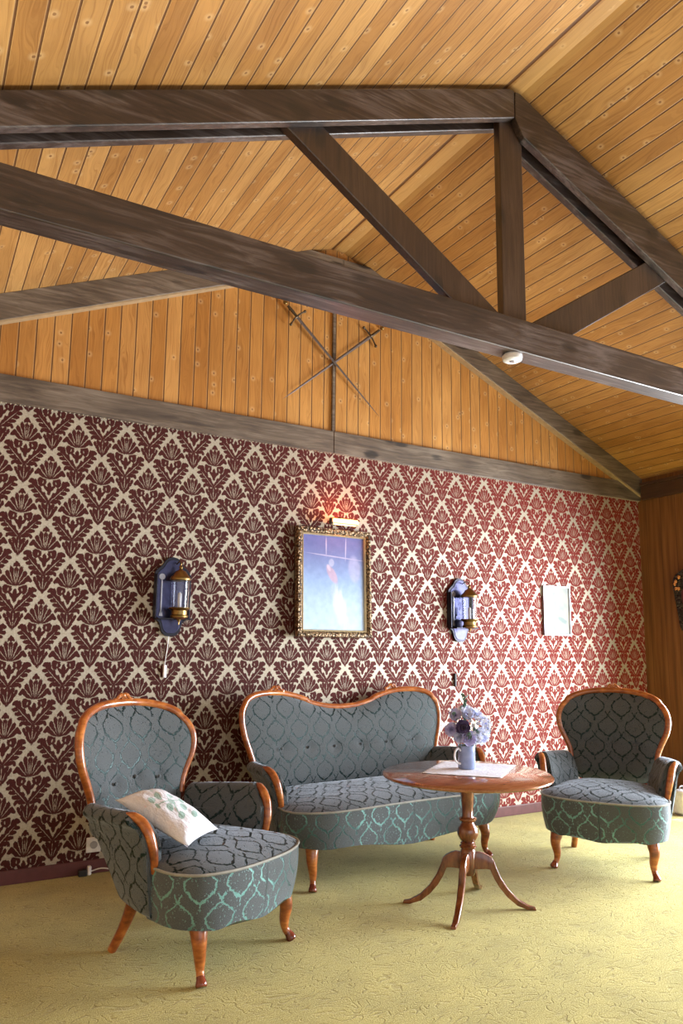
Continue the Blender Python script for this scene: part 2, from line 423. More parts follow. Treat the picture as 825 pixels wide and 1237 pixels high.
# ---------------------------------------------------------------- room shell
XL, XR, YB = -.73, 5.65, -6.2
K = .4266
zl = lambda x: 3.198+K*(x-.275)          # left slope
zr = lambda x: 3.597-K*(x-3.745)         # right slope
ZF = 4.115; XA = .275+(ZF-3.198)/K; XB = 3.745-(ZF-3.597)/K
def S(name, mb, mat, **k):
    o = mb.build(name, mat, **k); o['kind'] = 'structure'; return o
f = MB(); f.add([(XL-.2, YB, 0), (XR+.3, YB, 0), (XR+.3, .1, 0), (XL-.2, .1, 0)], [(0, 1, 2, 3)]); S('floor', f, M['carpet'])
w = MB(); w.add([(XL, 0, 0), (XR, 0, 0), (XR, 0, 2.60), (XL, 0, 2.60)], [(0, 1, 2, 3)])
w.add([(XL, .12, 0), (XR, .12, 0), (XR, .12, 2.60), (XL, .12, 2.60)], [(0, 3, 2, 1)]); S('wall_back', w, M['wallpaper'])
g = MB(); g.add([(XL, 0, 2.6), (XR, 0, 2.6), (XR, 0, zr(XR)), (XB, 0, ZF), (XA, 0, ZF), (XL, 0, zl(XL))], [(0, 1, 2, 3, 4, 5)]); S('wall_gable', g, M['gable'])
c = MB()
c.add([(XL, YB, zl(XL)), (XA, YB, ZF), (XA, 0, ZF), (XL, 0, zl(XL))], [(0, 1, 2, 3)])
c.add([(XA, YB, ZF), (XB, YB, ZF), (XB, 0, ZF), (XA, 0, ZF)], [(0, 1, 2, 3)])
c.add([(XB, YB, ZF), (XR, YB, zr(XR)), (XR, 0, zr(XR)), (XB, 0, ZF)], [(0, 1, 2, 3)])
c.add([(XL, YB, zl(XL)+.15), (XA, YB, ZF+.15), (XB, YB, ZF+.15), (XR, YB, zr(XR)+.15), (XR, 0, zr(XR)+.15), (XB, 0, ZF+.15), (XA, 0, ZF+.15), (XL, 0, zl(XL)+.15)],
      [(0, 1, 6, 7), (1, 2, 5, 6), (2, 3, 4, 5)])
ceil_o = S('ceiling', c, M['ceil'])
# right wall with the terrace window opening (outside the frame)
WY0, WY1, WZ0, WZ1 = -3.9, -.80, .0, 2.15
r = MB()
r.box((XR, WY1, 0), (XR+.12, .12, 2.80)); r.box((XR, YB, 0), (XR+.12, WY0, 2.80)); r.box((XR, WY0, WZ1), (XR+.12, WY1, 2.80))
S('wall_right', r, M['panel'], smooth=False)
l = MB(); l.box((XL-.12, YB, 0), (XL, .12, 2.80)); S('wall_left', l, M['plaster'], smooth=False)
# trims
def slab(x0, x1, z0, z1, y0): return MB().box((x0, y0, z0), (x1, .0, z1))
S('trim_1', slab(XL, 2.444, 2.583, 2.742, -.03), M['trim'], bevel=.003)
S('trim_2', slab(2.448, XR, 2.583, 2.742, -.03), M['trim'], bevel=.003)
dz = .158
S('trim_3', MB().prism([(XL, zl(XL)), (XL, zl(XL)-dz), (2.494, ZF-.135), (2.494, 4.032), (XA-(ZF-4.032)/K, 4.032)], -.055, 0), M['trim'], bevel=.003)
S('trim_4', MB().prism([(2.496, 4.032), (2.496, ZF-.135), (XR, zr(XR)-dz), (XR, zr(XR)), (XB+(ZF-4.032)/K, 4.032)], -.055, 0), M['trim'], bevel=.003)
S('trim_5', MB().box((2.437, -.018, 2.742), (2.458, 0, 3.93)), M['trim'], bevel=.002)
S('trim_6', MB().box((XR-.03, YB, 2.585), (XR, -.056, 2.715)), M['cornice'], bevel=.004)
S('trim_7', MB().box((XR-.045, YB, 2.715), (XR, -.056, 2.74)), M['cornice'], bevel=.004)
pr = MB()
for i in range(260): pr.ball((XL+.05+i*.0245, -.012, 2.581), .0042, 4)
S('trim_8', pr, plain('bead_strip', (.62, .55, .42), .5))
S('trim_9', MB().prism([(XL, zl(XL)-dz), (XL, zl(XL)-dz-.012), (2.49, ZF-.147), (2.49, ZF-.135)], -.05, 0), plain('pale_edge_strip', (.40, .28, .16), .5))
S('trim_10', MB().prism([(2.50, ZF-.147), (XR, zr(XR)-dz-.012), (XR, zr(XR)-dz), (2.50, ZF-.135)], -.05, 0), bpy.data.materials['pale_edge_strip'])
S('baseboard_back', MB().box((XL, -.016, 0), (XR, 0, .072)), M['base'], bevel=.004)
S('baseboard_right', MB().box((XR-.014, WY1, 0), (XR, -.017, .05)), M['cornice'], bevel=.004)
# window frame in the right wall (door_1 : tall glazed opening)
wf = MB()
for a, b in (((XR+.02, WY0, WZ0), (XR+.09, WY0+.06, WZ1)), ((XR+.02, WY1-.06, WZ0), (XR+.09, WY1, WZ1)), ((XR+.02, WY0, WZ1-.06), (XR+.09, WY1, WZ1)),
             ((XR+.02, WY0, WZ0), (XR+.09, WY1, WZ0+.06)), ((XR+.02, -2.40, WZ0), (XR+.09, -2.34, WZ1))): wf.box(a, b)
S('window_1', wf, M['cornice'], smooth=False)

# ---------------------------------------------------------------- roof truss
T0, T1, T2, T3 = -1.875, -1.832, -1.787, -1.745
truss = empty('roof_truss', (2.46, -1.81, 2.76), label='dark-stained timber roof truss spanning the room in front of the pine gable', cat='roof truss')
def tp(name, mb, mat, label=None):
    mb.xf(Matrix.Translation((-2.46, 1.81, -2.76))); o = mb.build(name, mat, truss, bevel=.006)
    if label: o['label'] = label
    return o
cl = lambda x: 3.114+.3990*(x-.02)                       # top line of the left chord
clb = lambda x: 2.951+.3995*(x)                          # bottom line
cr = lambda x: min(zr(x), 4.098-.420*(x-2.46)); crb = lambda x: 3.868-.4166*(x-2.46)
xj = 2.458
for y0, y1 in ((T0, T1), (T2, T3)):
    off = 0 if y0 == T0 else .006
    tp('rafter', MB().prism([(XL, zl(XL)-.015), (XL, clb(XL)-off-.04), (xj-.003, clb(xj)-off), (xj-.003, 4.085), (XA, 4.085)], y0, y1), M['beam'])
    tp('rafter', MB().prism([(xj+.003, 4.085), (xj+.003, clb(xj)-off), (xj+.06, crb(xj+.06)-off), (XR, crb(XR)-off), (XR, 2.763), (2.50, 4.085)], y0, y1), M['beam'])
tp('tie_beam', MB().box((XL, T0, 2.676), (XR, -1.765, 2.846)), M['beam'])
tp('post', MB().box((2.386, T1, 2.84), (2.539, T2, 4.03)), M['beamz'])
tp('brace', MB().prism([(1.06, 3.368), (1.976+.035, 2.84), (2.395, 2.84), (1.15, 3.625), (.98, 3.42)][0:0] or [(1.193-.30, 3.422+.192), (2.024+.083, 2.84), (2.325+.081, 2.84), (1.367-.12, 3.49+.076)], T1, T2), M['beamz'])
tp('brace', MB().prism([(2.606-.078, 2.84), (2.901-.085, 2.84), (3.593+.12, 3.338+.077), (3.524+.06, 3.48+.04)], T1, T2), M['beamz'])
det = empty('smoke_detector', (2.445, -1.822, 2.676), label='round white smoke detector on the underside of the tie beam', cat='smoke detector')
MB().lathe([(.001, -.034), (.036, -.034), (.046, -.028), (.049, -.016), (.049, -.006), (.044, 0), (.001, 0)]).build('housing', M['white'], det)
MB().lathe([(.001, -.037), (.012, -.037), (.014, -.034), (.001, -.033)]).build('test_button', M['silver'], det)

# ---------------------------------------------------------------- swords
def sword(a, gpt, tip, y, label, glabel):
    a, gpt, tip = Vector((a[0], 0, a[1])), Vector((gpt[0], 0, gpt[1])), Vector((tip[0], 0, tip[1]))
    d = (tip-a).normalized(); L = (tip-a).length; gd = (gpt-a).length
    s = empty('sword', (gpt.x, y, gpt.z), label=label, cat='sword', group='crossed swords on the gable')
    R = Matrix(((d.x, 0, -d.z), (0, 1, 0), (d.z, 0, d.x))).to_4x4()   # local x = blade direction, local z = across
    b = MB(); rows = []
    for i in range(9):
        t = i/8; x = .004+t*(L-gd); w_ = .0125*(1-t)+.0045*t if i < 8 else .0006; h = .0035*(1-t*.6)
        rows.append([(x, 0, w_), (x, -h, 0), (x, 0, -w_), (x, h, 0)])
    b.grid(rows, cv=True, cap=True).xf(R).build('blade', M['steel'], s, smooth=False)
    gm = MB(); n = 14
    path = [(-.004+.012*abs(q/7)**2, 0, .078*q/7) for q in range(-7, 8)]
    gm.tube(path, [(0, .009), (.12, .005), (.45, .007), (.5, .013), (.55, .007), (.88, .005), (1, .009)], 8)
    gm.ball((.008, 0, .08), .011, 6); gm.ball((.008, 0, -.08), .011, 6); gm.xf(R).build('crossguard', M['hilt'], s)
    gp = MB(); gp.tube([(-.006-i*.0078, 0, 0) for i in range(13)], lambda t: .0085+.0025*math.sin(t*PI)+.0012*math.sin(t*40), 10)
    gp.xf(R).build('grip', M['hilt'], s)
    pm = MB(); pm.ball((-gd+.008, 0, 0), .015, 8, (1, .8, 1)); pm.ball((-gd-.006, 0, 0), .006, 6); pm.xf(R).build('pommel', M['brass'], s)
sword((2.040, 3.599), (2.140, 3.513), (2.811, 2.912), -.034, 'thin old sword hung with its hilt at upper left, point at lower right', None)
sword((2.862, 3.600), (2.749, 3.512), (2.056, 2.903), -.022, 'thin old sword hung with its hilt at upper right, point at lower left', None)

# ---------------------------------------------------------------- pictures
def frame_ring(mb, x0, x1, z0, z1, prof, y=0):
    """prof: list of (inset, depth) going around; ring mitred"""
    rows = []
    for ins, dep in prof:
        rows.append([(x0+ins, y-dep, z0+ins), (x1-ins, y-dep, z0+ins), (x1-ins, y-dep, z1-ins), (x0+ins, y-dep, z1-ins)])
    return mb.grid(rows, cu=True, cv=True)
def mat_carved():
    t = NT('carved_gilt'); c = t.coord(); v = t.vor(c, 70); n = t.noise(c, 120, 2)
    f = t.math('ADD', t.math('MULTIPLY', v, .7), t.math('MULTIPLY', n, .5))
    t.bump(t.math('MULTIPLY', f, -1), .01, 1)
    return t.set(col=t.ramp(f, [(.3, (.52, .38, .22)), (.5, (.27, .18, .10)), (.75, (.05, .03, .018))]), rough=.38, metal=.6)
def mat_painting():
    t = NT('faded_painting'); s = t.xyz(t.coord()); x, z = s[0], s[2]      # local, centre at 0
    g = t.step(z, -.30, .32)
    col = t.ramp(g, [(0, (.46, .62, .82)), (.45, (.30, .42, .68)), (1, (.13, .14, .36))])
    p = t.comb(x, z, 0)
    fig = t.vec('LENGTH', t.map(p, loc=(.045, -.16, 0), rot=(0, 0, .25), sc=(.055, .17, 1), typ='TEXTURE'))
    dress = t.step(t.math('ADD', fig, t.math('MULTIPLY', t.noise(t.map(p, sc=(40, 7, 1)), 1, 3), .8)), 1.5, .9)
    col = t.mix(t.math('MULTIPLY', dress, .8), col, (.62, .66, .80, 1))
    body = t.step(t.vec('LENGTH', t.map(p, loc=(-.015, .055, 0), rot=(0, 0, .55), sc=(.03, .07, 1), typ='TEXTURE')), 1.2, .7)
    col = t.mix(t.math('MULTIPLY', body, .55), col, (.62, .36, .42, 1))
    head = t.step(t.vec('LENGTH', t.map(p, loc=(-.02, .135, 0), sc=(.022, .028, 1), typ='TEXTURE')), 1.2, .7)
    col = t.mix(t.math('MULTIPLY', head, .5), col, (.55, .55, .72, 1))
    arm = t.step(stroke(t, p, (-.05, .12), (-.03, .08), .012), 1.3, .7)
    col = t.mix(t.math('MULTIPLY', arm, .65), col, (.60, .50, .62, 1))
    bl = t.math('MAXIMUM', t.step(stroke(t, p, (-.16, .19), (.2, .165), .004), 1.4, .8), t.step(stroke(t, p, (.09, .17), (.095, .3), .004), 1.4, .8))
    bl = t.math('MAXIMUM', bl, t.step(stroke(t, p, (-.06, .19), (-.06, .30), .004), 1.4, .8))
    tab = t.step(t.vec('LENGTH', t.map(p, loc=(.16, .10, 0), rot=(0, 0, .1), sc=(.045, .085, 1), typ='TEXTURE')), 1.3, .8)
    col = t.mix(t.math('MULTIPLY', t.math('MAXIMUM', bl, t.math('MULTIPLY', tab, .6)), .7), col, (.50, .46, .66, 1))
    n = t.noise(p, 22, 3); col = t.mix(1, col, t.ramp(n, [(.3, (.9, .9, .92)), (.7, (1.1, 1.08, 1.06))]), 'MULTIPLY')
    return t.set(col=col, rough=.3, coat=.5, coatr=.08)
pw, ph = .575, .738
pic = empty('framed_painting', (2.448, 0, 1.675), label='large bluish faded painting of a woman in a long dress, in a carved gilt frame', cat='painting')
pic.rotation_euler = (math.radians(-2.0), 0, 0); pic.location.y = -.034
fm = frame_ring(MB(), -pw/2, pw/2, -ph/2, ph/2, [(0, 0), (0, .03), (.006, .042), (.022, .046), (.036, .036), (.04, .026), (.04, 0)])
fm.build('frame', mat_carved(), pic, bevel=0)
fi = frame_ring(MB(), -pw/2+.04, pw/2-.04, -ph/2+.04, ph/2-.04, [(0, 0), (0, .03), (.006, .034), (.010, .028), (.012, .020), (.012, 0)])
fi.build('inner_slip', plain('pale_gold', (.62, .50, .30), .35, metal=.5), pic)
MB().box((-pw/2+.045, -.018, -ph/2+.045), (pw/2-.045, -.010, ph/2-.045)).build('canvas', mat_painting(), pic, smooth=False)
MB().box((-pw/2+.006, -.010, -ph/2+.006), (pw/2-.006, .022, ph/2-.006)).build('shadow_backing', M['black'], pic, smooth=False)  # black slab standing in for the dark shadow beside the frame
# picture lamp
pl = empty('picture_lamp', (2.47, 0, 2.09), label='small brass tube picture lamp glowing above the large painting', cat='lamp')
MB().tube([(-.075, -.105, .0+.0), (.125, -.105, 0)], .021, 16).build('shade', plain('pale_brass', (.72, .66, .46), .3, metal=.5), pl)
MB().tube([(-.086, -.105, 0), (-.074, -.105, 0)], .0215, 16).build('end_cap', M['hilt'], pl)
MB().tube(crom([(.0, -.002, -.01), (.0, -.04, .03), (0, -.09, .03), (.0, -.105, .015)], 5), .005, 8).build('bracket_arm', M['brass'], pl)
t = NT('lamp_glow'); t.set(col=(1, .8, .5), emis=6, emc=(1, .55, .22))
MB().box((-.06, -.112, -.0235), (.11, -.098, -.020)).build('bulb', t.m, pl, smooth=False)
# small picture
sp = empty('small_picture', (4.567, 0, 1.556), label='small pale framed print at the right end of the papered wall', cat='picture')
sw, sh = .30, .402
frame_ring(MB(), -sw/2, sw/2, -sh/2, sh/2, [(0, 0), (0, .022), (.009, .022), (.009, .014), (.009, 0)]).build('frame', M['silver'], sp, smooth=False)
t = NT('pale_print'); s = t.xyz(t.coord()); p = t.comb(s[0], s[2], 0)
base = t.ramp(t.noise(p, 8, 3), [(.35, (.33, .37, .385)), (.65, (.47, .455, .43))])
hill = t.step(t.math('ADD', t.vec('LENGTH', t.map(p, loc=(.06, -.075, 0), rot=(0, 0, -.35), sc=(.07, .025, 1), typ='TEXTURE')), t.math('MULTIPLY', t.noise(p, 30, 2), .8)), 1.5, .9)
base = t.mix(t.math('MULTIPLY', hill, .7), base, (.20, .30, .32, 1))
br = t.step(t.math('ADD', stroke(t, p, (-.05, -.02), (.04, -.05), .008), t.math('MULTIPLY', t.noise(p, 50, 2), 1)), 1.6, .9)
base = t.mix(t.math('MULTIPLY', br, .4), base, (.40, .28, .24, 1))
t.set(col=base, rough=.6, spec=.15)
MB().box((-sw/2+.006, -.012, -sh/2+.006), (sw/2-.006, -.002, sh/2-.006)).build('print', t.m, sp, smooth=False)

# ---------------------------------------------------------------- wall lanterns
def sconce(x, z0, label, cordlen, cordmat):
    s = empty('wall_lantern', (x, 0, z0), label=label, cat='wall lamp', group='brass wall lanterns')
    half = [(0, 0), (.030, .003), (.054, .026), (.063, .055), (.074, .082), (.098, .100), (.108, .112), (.109, .15), (.109, .36), (.106, .385), (.090, .405), (.066, .425), (.050, .450), (.030, .470), (0, .478)]
    h2 = [tuple(v)[:2] for v in crom([(a, b, 0) for a, b in half], 3)]
    poly = [(a, b) for a, b in h2]+[(-a, b) for a, b in reversed(h2[1:-1])]
    MB().prism(poly, -.022, 0).build('back_plate', M['darkmetal'], s, bevel=.003)
    ip = [(a*.86, .239+(b-.239)*.93) for a, b in poly]
    MB().prism(ip, -.026, -.020).build('mirror_plate', M['mirror'], s, bevel=.002)
    MB().box((-.104, -.11, .098), (.104, -.020, .106)).build('shelf', M['darkmetal'], s, bevel=.002)
    for sx in (-1, 1):
        MB().box((sx*.102-.004, -.05, .10), (sx*.102+.004, -.02, .37)).build('side_strip', M['darkmetal'], s, bevel=.001)
    cy = -.105; LX = .022
    MB().lathe([(0.001, 0.085), (0.0071, 0.085), (0.0118, 0.098), (0.0354, 0.102), (0.0519, 0.11), (0.0543, 0.12), (0.0472, 0.126), (0.0472, 0.15), (0.0614, 0.16), (0.0637, 0.168), (0.001, 0.168)], (LX, cy, 0)).build('cup', M['brass'], s)
    MB().lathe([(0.0519, 0.168), (0.0537, 0.2), (0.0543, 0.26), (0.0537, 0.335), (0.0507, 0.335), (0.0513, 0.26), (0.0496, 0.2), (0.049, 0.168)], (LX, cy, 0)).build('glass_chimney', M['glass'], s)
    MB().lathe([(.001, .168), (.011, .168), (.012, .25), (.006, .255), (.001, .262)], (LX, cy, 0)).build('candle', plain('candle', (.75, .75, .78), .4), s)
    MB().lathe([(0.059, 0.33), (0.0625, 0.338), (0.059, 0.348), (0.0425, 0.366), (0.0307, 0.384), (0.0142, 0.392), (0.0083, 0.4), (0.0118, 0.41), (0.0071, 0.42), (0.001, 0.424), (0.001, 0.335), (0.0472, 0.333)], (LX, cy, 0)).build('cap', M['brass'], s)
    hk = MB().tube(crom([(LX, cy, .418), (LX, cy, .436), (LX, cy+.03, .448), (LX, -.022, .435)], 5), .0035, 8); hk.build('hook', M['brass'], s)
    rod = MB(); rod.box((-.072, -.034, .135), (-.064, -.026, .34)); rod.prism([(-.068+.019*math.cos(q/16*2*PI), .355+.019*math.sin(q/16*2*PI)) for q in range(16)], -.034, -.026)
    rod.prism([(-.080, .118), (-.056, .118), (-.059, .135), (-.064, .15), (-.072, .15), (-.077, .135)], -.034, -.026)
    rod.build('strap', M['silver'], s, bevel=.001)
    MB().tube([(LX, cy, .088), (LX, cy, .066)], [.004, .002], 8).build('drop_finial', M['brass'], s)
    if cordlen:
        cd = MB().tube([(-.005, -.008, .003), (-.012, -.006, -cordlen*.5), (-.022, -.005, -cordlen)], .0028, 6)
        cd.build('cord', cordmat, s)
        MB().box((-.032, -.022, -cordlen-.075), (-.012, -.003, -cordlen)).build('inline_switch', cordmat, s, bevel=.004)
sconce(1.342, 1.300, 'brass and glass wall lantern left of the large painting, white cord below', .17, M['white'])
sconce(3.552, 1.290, 'brass and glass wall lantern between the large painting and the small print', 0, M['white'])
cs = MB().box((-.009, -.018, 0), (.009, 0, .095)); cs = cs.build('cord_switch', M['black'], bevel=.004, loc=(3.508, 0, .965))
tag(cs, 'small dark cord switch on the wall below the right wall lantern', 'switch')

# wall ornament on the right wall
orn = empty('carved_ornament', (XR+.001, -.52, 1.40), label='dark carved wall ornament with gilt blossoms on the brown side wall', cat='ornament')
t = NT('black_carved'); cc = t.coord(); v = t.vor(cc, 55); t.bump(v, .012, 1); blackc = t.set(col=t.ramp(v, [(.1, (.10, .085, .07)), (.5, (.014, .010, .010))]), rough=.3)
half = [(0, 0), (.10, .004), (.135, .03), (.150, .12), (.165, .22), (.185, .34), (.190, .42), (.172, .47), (.12, .51), (.06, .535), (0, .545)]
h2 = [tuple(v)[:2] for v in crom([(a, b, 0) for a, b in half], 4)]
poly = h2+[(-a, b) for a, b in reversed(h2[1:-1])]
MB().prism(poly, -.035, 0, 'x').build('carved_board', blackc, orn, bevel=.008)
MB().prism([(a*.55, .24+(b-.27)*.55) for a, b in poly], -.040, -.034, 'x').build('red_inlay', plain('dull_red', (.12, .03, .035), .5), orn, bevel=.003)
gb = MB(); rr = random.Random(3)
for (a, b) in ((.150, .425), (.160, .405), (.118, .46), (.150, .365), (.125, .362), (-.15, .425), (-.14, .36), (0, .49), (.06, .47), (-.06, .47)):
    for q in range(5): gb.ball((-.042, a+.010*math.cos(q*1.257), b+.010*math.sin(q*1.257)), .008, 5, (.7, 1, 1))
    gb.ball((-.046, a, b), .007, 5)
gb.build('gilt_blossoms', plain('copper_gilt', (.80, .42, .18), .25, metal=.9), orn)

# outlet and cable by the baseboard
ol = empty('wall_outlet', (.965, 0, .15), label='white wall outlet low on the papered wall behind the left armchair', cat='outlet')
MB().box((-.040, -.010, -.040), (.040, 0, .040)).build('cover', M['white'], ol, bevel=.004)
MB().tube([(0, -.010, 0), (0, -.014, 0)], .02, 16).build('socket', plain('socket_grey', (.35, .35, .37), .5), ol)
ps = empty('plug_adapter', (.93, -.03, .0), label='small black and white plug lying at the baseboard left of the armchair', cat='plug')
MB().box((-.045, -.022, 0), (.0, .010, .034)).build('black_body', M['black'], ps, bevel=.006)
MB().box((.002, -.022, .002), (.022, .010, .050)).build('white_socket', M['white'], ps, bevel=.006)
cb = MB().tube(crom([(.955, -.035, .02), (1.0, -.06, .035), (1.05, -.08, .028), (1.11, -.11, .006), (1.20, -.12, .004)], 6), .0035, 7)
cbl = cb.build('power_cable', M['white']); tag(cbl, 'thin white power cable on the carpet running behind the left armchair', 'cable')

# small white heater box behind the right armchair
wb = empty('white_heater', (5.22, -.60, 0), label='small white upright box on the carpet behind the right armchair', cat='heater')
MB().box((-.05, -.05, .012), (.05, .05, .185)).build('body', M['white'], wb, bevel=.014, seg=3)
MB().box((-.04, -.04, 0), (.04, .04, .012)).build('foot', M['silver'], wb)
MB().tube(crom([(-.02, 0, .185), (-.022, 0, .205), (0, 0, .214), (.022, 0, .205), (.02, 0, .185)], 5), .004, 8).build('handle', M['silver'], wb)

# ---------------------------------------------------------------- upholstered seats
def smooth_half(half, n):
    pts = crom([(a, b, 0) for a, b in half], n)
    R = [(p.x, p.y) for p in pts]
    return R+[(-x, y) for x, y in reversed(R[1:-1])]       # closed, starts at centre front, goes +x side round
def arclen(pts):
    L = [0]
    for a, b in zip(pts, pts[1:]+pts[:1]): L.append(L[-1]+math.hypot(b[0]-a[0], b[1]-a[1]))
    return L

def make_seat(root, W, seat_half, back_half, back_c, y0, scallop, buttons, crests, uvo=(0, 0), legs=None, WR=.125, ash=0, arm_end=.62, b0=.43):
    V = M['velvet']; TL = .22
    by = lambda z: y0+TL*(z-.42)
    # --- seat cushion top
    out = smooth_half(seat_half, 6); n = len(out); cx, cy = 0, .24; rows = []; uv = []
    for i in range(0, 19):
        r = i/18; rr = r
        z = .402+.052*(1-r**3.2) if r < 1 else .398
        if i == 18: z = .398
        row = []; u = []
        for (x, y) in out:
            px, py = x*rr, cy+(y-cy)*rr
            row.append((px, py, z+.010*math.sin(px*9+2)*math.sin(py*7)*(1-r))); u.append((px+uvo[0], py+uvo[1]))
        rows.append(row); uv.append(u)
    MB().grid(rows, cv=True, uv=uv).build('seat_cushion', V, root)
    # --- apron
    L = arclen(out); rows = []; uv = []; lv = 10
    for k in range(lv+1):
        q = k/lv; row = []; u = []
        for j, (x, y) in enumerate(out):
            zb = scallop(x) if y < .25 else .215
            z = .400+(zb-.400)*q
            s = 1-.055*q*q+.012*math.sin(q*PI)
            row.append((x*s*(1-(.10*q if y > .3 else 0)), cy+(y-cy)*(s if y < cy else s-.24*q), z)); u.append((L[j]*(1 if j <= n//2 else 1)+.04, z+.02))
        rows.append(row); uv.append(u)
    mb = MB(); mb.grid(rows, cv=True, uv=uv); mb.f.append([lv*n+j for j in range(n)])
    mb.build('apron', M['glare_velvet'], root)
    # --- braid
    m = MB(); br = [(x*1.004, cy+(y-cy)*1.004, .400) for x, y in out]
    m.tube(br, lambda t: .0055, 6, closed=True); m.build('piping', M['piping'], root)
    # --- back
    outb = smooth_half(back_half, 6); nb = len(outb); c = back_c; rows = []; uv = []; NR = 26
    wrap = lambda x: -WR*abs(x/W)**2.2
    for i in range(NR+1):
        r = i/NR; row = []; u = []
        for (x, z) in outb:
            px, pz = x*r, c+(z-c)*r
            d = .052*(1-r**4)+.010
            d -= .010*max(0, 1-abs(pz-.635)/.09)**2*.6*(1-r**6)
            for bx, bz in buttons:
                q = ((px-bx)**2+(pz-bz)**2)/(.030**2)
                if q < 9: d -= .013*math.exp(-q)
            row.append((px, by(pz)+wrap(px)-d, pz)); u.append((px+.03, pz+.012))
        rows.append(row); uv.append(u)
    for ins, th in ((1.0, .03), (.97, .055), (.6, .06), (.02, .06)):
        rows.append([(x*ins, by(c+(z-c)*ins)+wrap(x*ins)+th-.005, c+(z-c)*ins) for x, z in outb]); uv.append([(x*ins+.03, z+.3) for x, z in outb])
    bo = MB().grid(rows, cv=True, uv=uv).build('backrest', V, root)
    for bx, bz in buttons:
        MB().ball((bx, by(bz)+wrap(bx)-.052-.001, bz), .0095, 6, (1, .6, 1)).build('button', V, bo)
    # --- wooden back frame
    hb = [p for p in crom([(a, b, 0) for a, b in back_half], 6) if p.y > .53]
    # back_half runs from bottom centre up to top centre
    R = [(p.x, p.y) for p in hb if p.x > .10 or p.y > .7]
    path = [(x*1.0+.010, by(z)+wrap(x)-.004, z) for x, z in R]+[(-x-.010, by(z)+wrap(x)-.004, z) for x, z in reversed(R[:-1])]
    path = [(px, py, pz+.010 if pz > .9 else pz) for px, py, pz in path]
    fo = MB().tube(path, lambda t: .0170+.003*math.sin(t*PI), 12, sx=1.0).build('back_frame', M['walnut'], root)
    for cxx in crests:
        zt = max(z for x, z in outb if abs(x-cxx) < .05)+.028
        m = MB(); yb = by(zt)+wrap(cxx)-.012
        for sg in (-1, 1):
            sc = [(cxx+sg*(.010+.052*q/10), yb-.004, zt+.004+.016*math.cos(q/10*2.6)-.012*q/10) for q in range(11)]
            m.tube(sc, [.010, .0085, .007, .009, .004], 8)
            cur = [(cxx+sg*(.018+.011*math.cos(a/8*4.4)), yb-.008, zt+.010+.011*math.sin(a/8*4.4)) for a in range(9)]
            m.tube(cur, .0045, 6)
            m.ball((cxx+sg*.050, yb-.003, zt-.004), .009, 6)
        m.ball((cxx, yb-.006, zt+.014), .011, 7, (.8, .8, 1.3))
        m.build('crest_carving', M['walnut'], fo)
    # --- arms
    sec = [(-.070, .30), (-.070, .40), (-.064, .45), (-.052, .505), (-.036, .553), (-.014, .588), (.014, .604), (.044, .602), (.064, .586), (.066, .564), (.050, .546),
           (.040, .52), (.030, .46), (.012, .37), (-.004, .30), (-.022, .222), (-.05, .218)]
    sec = [(p.x, p.y) for p in crom([(a, b, 0) for a, b in sec], 3, closed=True)]
    yf = lambda z: interp([(.20, .215), (.40, .208), (.47, .200), (.52, .212), (.56, .240), (.585, .268), (.605, .305)], z)
    for sg in (-1, 1):
        rows = []; uv = []; La = [0]
        for a, b in zip(sec, sec[1:]): La.append(La[-1]+math.hypot(b[0]-a[0], b[1]-a[1]))
        NTT = 14
        for i in range(-1, NTT+1):
            t_ = max(i, 0)/NTT; row = []; u = []
            for j, (a, z) in enumerate(sec):
                aa, zz = (a, z) if i >= 0 else (-.012+(a+.012)*.80, z)
                fy = yf(z)+ash; ye = arm_end-.15*max(0, min(1, (.56-z)/.34)); y = fy+(ye-fy)*t_
                x = (W-.36)+.356+aa-.080*t_**1.4
                if i < 0: y += -.010
                zz = zz-.022*t_*(1 if z > .5 else 0)
                row.append((sg*x, y, zz)); u.append((y+.06+sg*.5, La[j]+.05))
            rows.append(row); uv.append(u)
        MB().grid(rows, cv=True, uv=uv, cap=True).build('armrest', V, root)
        dx = W-.36
        pp = crom([(.396, .300, .592), (.384, .266, .588), (.370, .230, .566), (.360, .202, .525), (.350, .188, .475), (.340, .188, .425), (.332, .195, .380)], 5)
        pp = [(sg*(p.x+dx), p.y+ash, p.z) for p in pp]
        MB().tube(pp, [.009, .0175, .020, .0205, .019, .016, .013], 12).build('arm_post', M['walnut'], root)
    # --- legs
    lx = legs
    for sg in (-1, 1):
        P = crom([(sg*(lx-.012), .045, .232), (sg*(lx-.004), .022, .19), (sg*(lx+.004), .008, .14), (sg*(lx-.004), .010, .085), (sg*(lx-.002), .006, .048), (sg*(lx+.008), -.010, .022), (sg*(lx+.014), -.020, .003)], 5)
        k = max(i for i, p in enumerate(P) if p.z > .034)
        rad = lambda t: interp([(0, .041), (.22, .033), (.45, .0235), (.68, .0155), (.80, .0165), (.92, .0225), (1, .019)], t)
        lg = MB().tube(P[:k+2], lambda t: rad(t*(k+1)/(len(P)-1)), 14).build('leg', M['walnut'], root)
        MB().tube(P[k+1:], lambda t: rad((k+1+t*(len(P)-k-2))/(len(P)-1))*1.04, 14).build('foot', M['redwood'], lg)
        Q = crom([(sg*(lx-.055), b0, .235), (sg*(lx-.048), b0+.015, .17), (sg*(lx-.036), b0+.045, .09), (sg*(lx-.018), b0+.085, .004)], 5)
        MB().tube(Q, [.032, .026, .021, .0185], 10).build('leg', M['walnut'], root)

